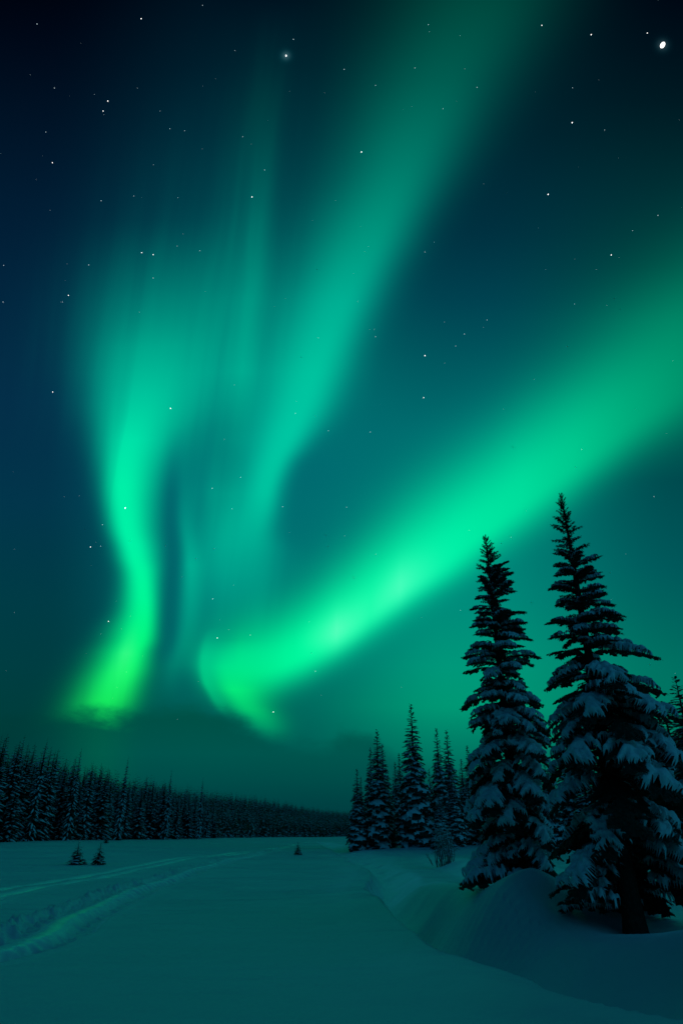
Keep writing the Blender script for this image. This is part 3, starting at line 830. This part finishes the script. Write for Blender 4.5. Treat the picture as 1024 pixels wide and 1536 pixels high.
for i, (x_, y_, a_, e_) in enumerate(pts):
    h_ = fr.triangular(6.8, 10.2, 12.4) * (1 if e_ > .06 else fr.choice([1.0, .9, .55, .4], p=[.5, .25, .15, .1]))
    h_ *= .92 + .13 * float(ss(.2, .45, np.array(-a_)))
    w_ = fr.uniform(.75, 1.3) * (.95 + .075 * h_) 
    rot = fr.uniform(0, 6.28)
    z0 = zz_[i] - .1
    if i in indset:
        o = obj('spruce_tree', NEARM[fr.integers(6)]); o.location = (x_, y_, z0); o.rotation_euler = (0, 0, rot); o.scale = (w_, w_, h_ / 10)
        small = h_ < 6.5
        tag(o, 'small snow dusted spruce along the front of the dense left forest' if small else
            'snow dusted spruce standing in the dense forest along the left of the field', 'tree', 'small spruces fronting the left forest' if small else 'spruces of the left forest')
    else:
        dv, df, sv, sf, tv, tf, Rm = FARV[fr.integers(4)]
        c_, s_ = math.cos(rot), math.sin(rot)
        for bag, vv, ff in ((bags[0], dv, df), (bags[1], sv, sf)):
            q = np.stack([(vv[:, 0] * c_ - vv[:, 1] * s_) * w_ + x_, (vv[:, 0] * s_ + vv[:, 1] * c_) * w_ + y_, vv[:, 2] * h_ / 10 + z0], 1)
            bag.add(q, ff)
for k_ in range(90):                     # unseen spruces added behind and left of the photographer to shade the near snow
    if k_ < 62: x_, y_ = fr.uniform(-26, 24), fr.uniform(-17, -5.5)
    else: x_, y_ = fr.uniform(-22, -10.5), fr.uniform(-8, 5)
    dv, df, sv, sf, tv, tf, Rm = FARV[fr.integers(4)]
    h_ = fr.uniform(10, 14); rot = fr.uniform(0, 6.28); c_, s_ = math.cos(rot), math.sin(rot); w_ = fr.uniform(1.2, 1.7); z0 = hz(x_, y_) - .1
    for bag, vv, ff in ((bags[0], dv, df), (bags[1], sv, sf)):
        q = np.stack([(vv[:, 0] * c_ - vv[:, 1] * s_) * w_ + x_, (vv[:, 0] * s_ + vv[:, 1] * c_) * w_ + y_, vv[:, 2] * h_ / 10 + z0], 1)
        bag.add(q, ff)
va, fa = bags[0].out(0); vb, fb = bags[1].out(1)
me = make_mesh('forest', np.concatenate([va, vb]), fa + [(f + len(va), 1) for f, _ in fb], [M_NEEDLE, M_SNOW], False)
tag(obj('forest', me), 'dark mass of spruces covering the low hill behind the field', 'forest', None, 'stuff')  # also holds the unseen spruces added for shade on the near snow

# ---------------------------------------------------------------- the bare shrub
def tube(path, r0, r1, seg=4):
    P = np.array(path); n = len(P); T = np.gradient(P, axis=0); T /= np.linalg.norm(T, axis=1)[:, None]
    A = np.cross(T, [0.3, 1, .2]); A /= np.linalg.norm(A, axis=1)[:, None]; B = np.cross(T, A)
    rd = np.linspace(r0, r1, n)[:, None]
    v = np.concatenate([[P[i] + (A[i] * math.cos(q) + B[i] * math.sin(q)) * rd[i] for q in np.linspace(0, 2 * np.pi, seg, endpoint=False)] for i in range(n)])
    i = np.arange(n * seg).reshape(n, seg); j = np.roll(i, -1, 1)
    return v, np.stack([i[:-1], j[:-1], j[1:], i[1:]], -1).reshape(-1, 4)

sx, sy = G(667, 1303, .0)
sr = np.random.default_rng(9)
bb = Bag(); sb = Bag()
HB = 1.75
for i in range(34):
    a_ = sr.uniform(0, 6.28); sp = sr.uniform(.1, .75); h_ = HB * sr.uniform(.6, 1.15)
    b0 = np.array([math.cos(a_) * sp * .75, math.sin(a_) * sp * .4, -.1])
    tip = np.array([math.cos(a_) * sp * .5 + sr.uniform(-.35, .35), math.sin(a_) * sp * .4, h_])
    out = np.array([math.cos(a_), math.sin(a_) * .5, 0]) * sr.uniform(0, .3)
    path = [b0 + (tip - b0) * t + out * math.sin(t * 3.1) + np.array([sr.normal(0, .012), sr.normal(0, .012), 0]) for t in np.linspace(0, 1, 9)]
    bb.add(*tube(path, .022, .007))
    for k in range(6):
        p0 = path[sr.integers(3, 9)]; dd = np.array([sr.normal(0, .22), sr.normal(0, .15), sr.uniform(-.05, .3)])
        pp = [p0 + dd * t - np.array([0, 0, .18 * t * t]) for t in np.linspace(0, 1, 5)]
        bb.add(*tube(pp, .010, .004, 3))
        if k < 3: sb.add(*tube([q + np.array([0, 0, .018]) for q in pp], .016, .010, 4))
for i in range(8):
    a_ = sr.uniform(2.6, 3.8); pp = [np.array([-.6 - .3 * t * sr.uniform(.6, 1.4), .1, .55 * t - .05]) for t in np.linspace(0, 1, 5)]
    bb.add(*tube(pp, .010, .004, 3))
root = bpy.data.objects.new('bare_shrub', None); COL.objects.link(root); root.location = (sx, sy, hz(sx, sy))
tag(root, 'leafless frosted shrub with upright stems in front of the grove', 'shrub')
v_, f_ = bb.out(); v2, f2 = sb.out()
obj('stems', make_mesh('stems', np.concatenate([v_, v2]), f_ + [(f + len(v_), 1) for f, _ in f2], [M_TWIG, M_SNOW]), root)

# ---------------------------------------------------------------- stars
def emission(name, col, st):
    mt = bpy.data.materials.new(name); mt.use_nodes = True; n = mt.node_tree; n.nodes.clear()
    e = n.nodes.new('ShaderNodeEmission'); e.inputs[0].default_value = col + (1,); e.inputs[1].default_value = st
    o = n.nodes.new('ShaderNodeOutputMaterial'); tr = n.nodes.new('ShaderNodeBsdfTransparent'); ad = n.nodes.new('ShaderNodeAddShader')
    n.links.new(e.outputs[0], ad.inputs[0]); n.links.new(tr.outputs[0], ad.inputs[1]); n.links.new(ad.outputs[0], o.inputs[0])
    mt.cycles.emission_sampling = 'NONE'
    return mt
M_STAR = emission('starlight', (1.0, .97, .93), 1.0)
M_FAINT = emission('faint_starlight', (.72, .9, .95), .55)
SD = 3000.0
import bmesh
bm = bmesh.new(); bmesh.ops.create_icosphere(bm, subdivisions=2, radius=1)
sph = bpy.data.meshes.new('star'); bm.to_mesh(sph); bm.free(); sph.materials.append(M_STAR)
def star(px, py, dpx, label, group=None, tall=1.0, roll=0.0):
    d = ray(px, py); w = SD / np.linalg.norm(d)
    p = d * w
    o = obj('star', sph); o.location = (p[0], p[1], p[2] + CAM_H)
    s_ = dpx * .5 * (.45 if dpx < 5 else .92) * w / F
    o.scale = (s_, s_, s_ * tall)
    o.rotation_euler = (R(90) + TILT - R(90), roll, 0)
    tag(o, label, 'star', group); return o
star(993, 67.5, 7.4, 'brightest, largest white star, oval, near the top right corner', None, 1.3, R(28))
star(429, 83.5, 4.7, 'second brightest star, round and white, high above the left curtain of the aurora', None, 1.25)
SINGLES = [(212, 28, 3, 'small white star near the top edge, left of the second brightest star'),
    (162, 151.5, 3, 'upper star of a close pair in the dark blue upper left sky'), (155, 166.5, 2.6, 'lower star of a close pair in the dark blue upper left sky'),
    (378, 295.5, 3, 'white star below the second brightest one beside the tall green ray'), (542, 228, 3.4, 'white star inside the upper half of the tall diagonal green ray'),
    (886, 52, 3, 'small star left of the brightest star near the top edge'), (970, 49.5, 2.5, 'faint star touching the upper left of the brightest star'),
    (812, 38, 2.6, 'small star at the top edge where the tall ray fades out'), (857.5, 184, 3.5, 'upper star of two in the dark sky right of the tall ray'),
    (821.5, 291.5, 3.5, 'lower star of two in the dark sky right of the tall ray'), (916, 382.5, 3, 'lone star in the dark gap above the right hand arc'),
    (637, 533.5, 3.2, 'upper star of two in the teal gap between ray and arc'), (635, 596.5, 2.4, 'lower star of two in the teal gap between ray and arc'),
    (256, 612.5, 3, 'star inside the pale upper part of the left green curtain'), (188, 762, 3.8, 'star in the brightest bend of the left green curtain'),
    (79, 244, 2.6, 'small star far left in the dark blue sky, below the close pair'), (103, 443, 2.6, 'small star left of the veil, half way up the sky'),
    (79.5, 588, 2.6, 'small star in the blue sky left of the left green curtain'), (136, 820.5, 2.6, 'small star just left of the narrow waist of the left curtain'),
    (163, 932, 2.5, 'small star on the left fringe of the left curtain foot'), (410, 1068, 2.6, 'lowest star, just above the cloud bank right of the hooked aurora foot'),
    (326, 957, 2.4, 'small star in the dark gap left of the arc end'), (230, 382, 2.6, 'right star of a side by side pair above the left curtain'), (213, 379, 2.2, 'left star of a side by side pair above the left curtain')]
for px, py, s_, label in SINGLES: star(px, py, s_, label, 'small stars', 1.15)
FAINT = [(516, 104), (642, 37), (637, 378), (348, 763), (443, 620), (300, 376), (230, 417), (94, 453), (6, 398), (5, 453), (154, 787), (555, 648), (872, 674), (980, 745), (397, 255), (56, 36), (82, 132), (364, 205),
         (440, 59), (304, 8), (715, 131), (622, 102), (563, 128), (664, 163), (906, 195), (986, 323), (861, 456), (473, 1007), (766, 806), (255, 193), (277, 196), (201, 294), (212, 379), (69, 198), (152, 301), (492, 646), (361, 716), (424, 760), (730, 480), (696, 501), (683, 519), (563, 505), (948, 346)]
fb_ = Bag()
octv = np.array([(1, 0, 0), (-1, 0, 0), (0, 1, 0), (0, -1, 0), (0, 0, 1), (0, 0, -1.0)])
octf = np.array([(0, 2, 4), (2, 1, 4), (1, 3, 4), (3, 0, 4), (2, 0, 5), (1, 2, 5), (3, 1, 5), (0, 3, 5)])
str_ = np.random.default_rng(77)
lst = [(a_, b_, str_.uniform(.85, 1.15)) for a_, b_ in FAINT]
for _ in range(300):
    lst.append((str_.uniform(-350, 1374), str_.uniform(-300, 1090), .3 + .3 * str_.exponential(.5)))
for px, py, s_ in lst:
    d = ray(px, py); w = SD / np.linalg.norm(d); p = d * w + np.array([0, 0, CAM_H])
    fb_.add(octv * (s_ * .56 * w / F) + p, octf)
v_, f_ = fb_.out()
tag(obj('faint_stars', make_mesh('faint_stars', v_, f_, [M_FAINT], False)), 'scatter of tiny faint stars across the night sky', 'stars', None, 'stuff')
print('done')
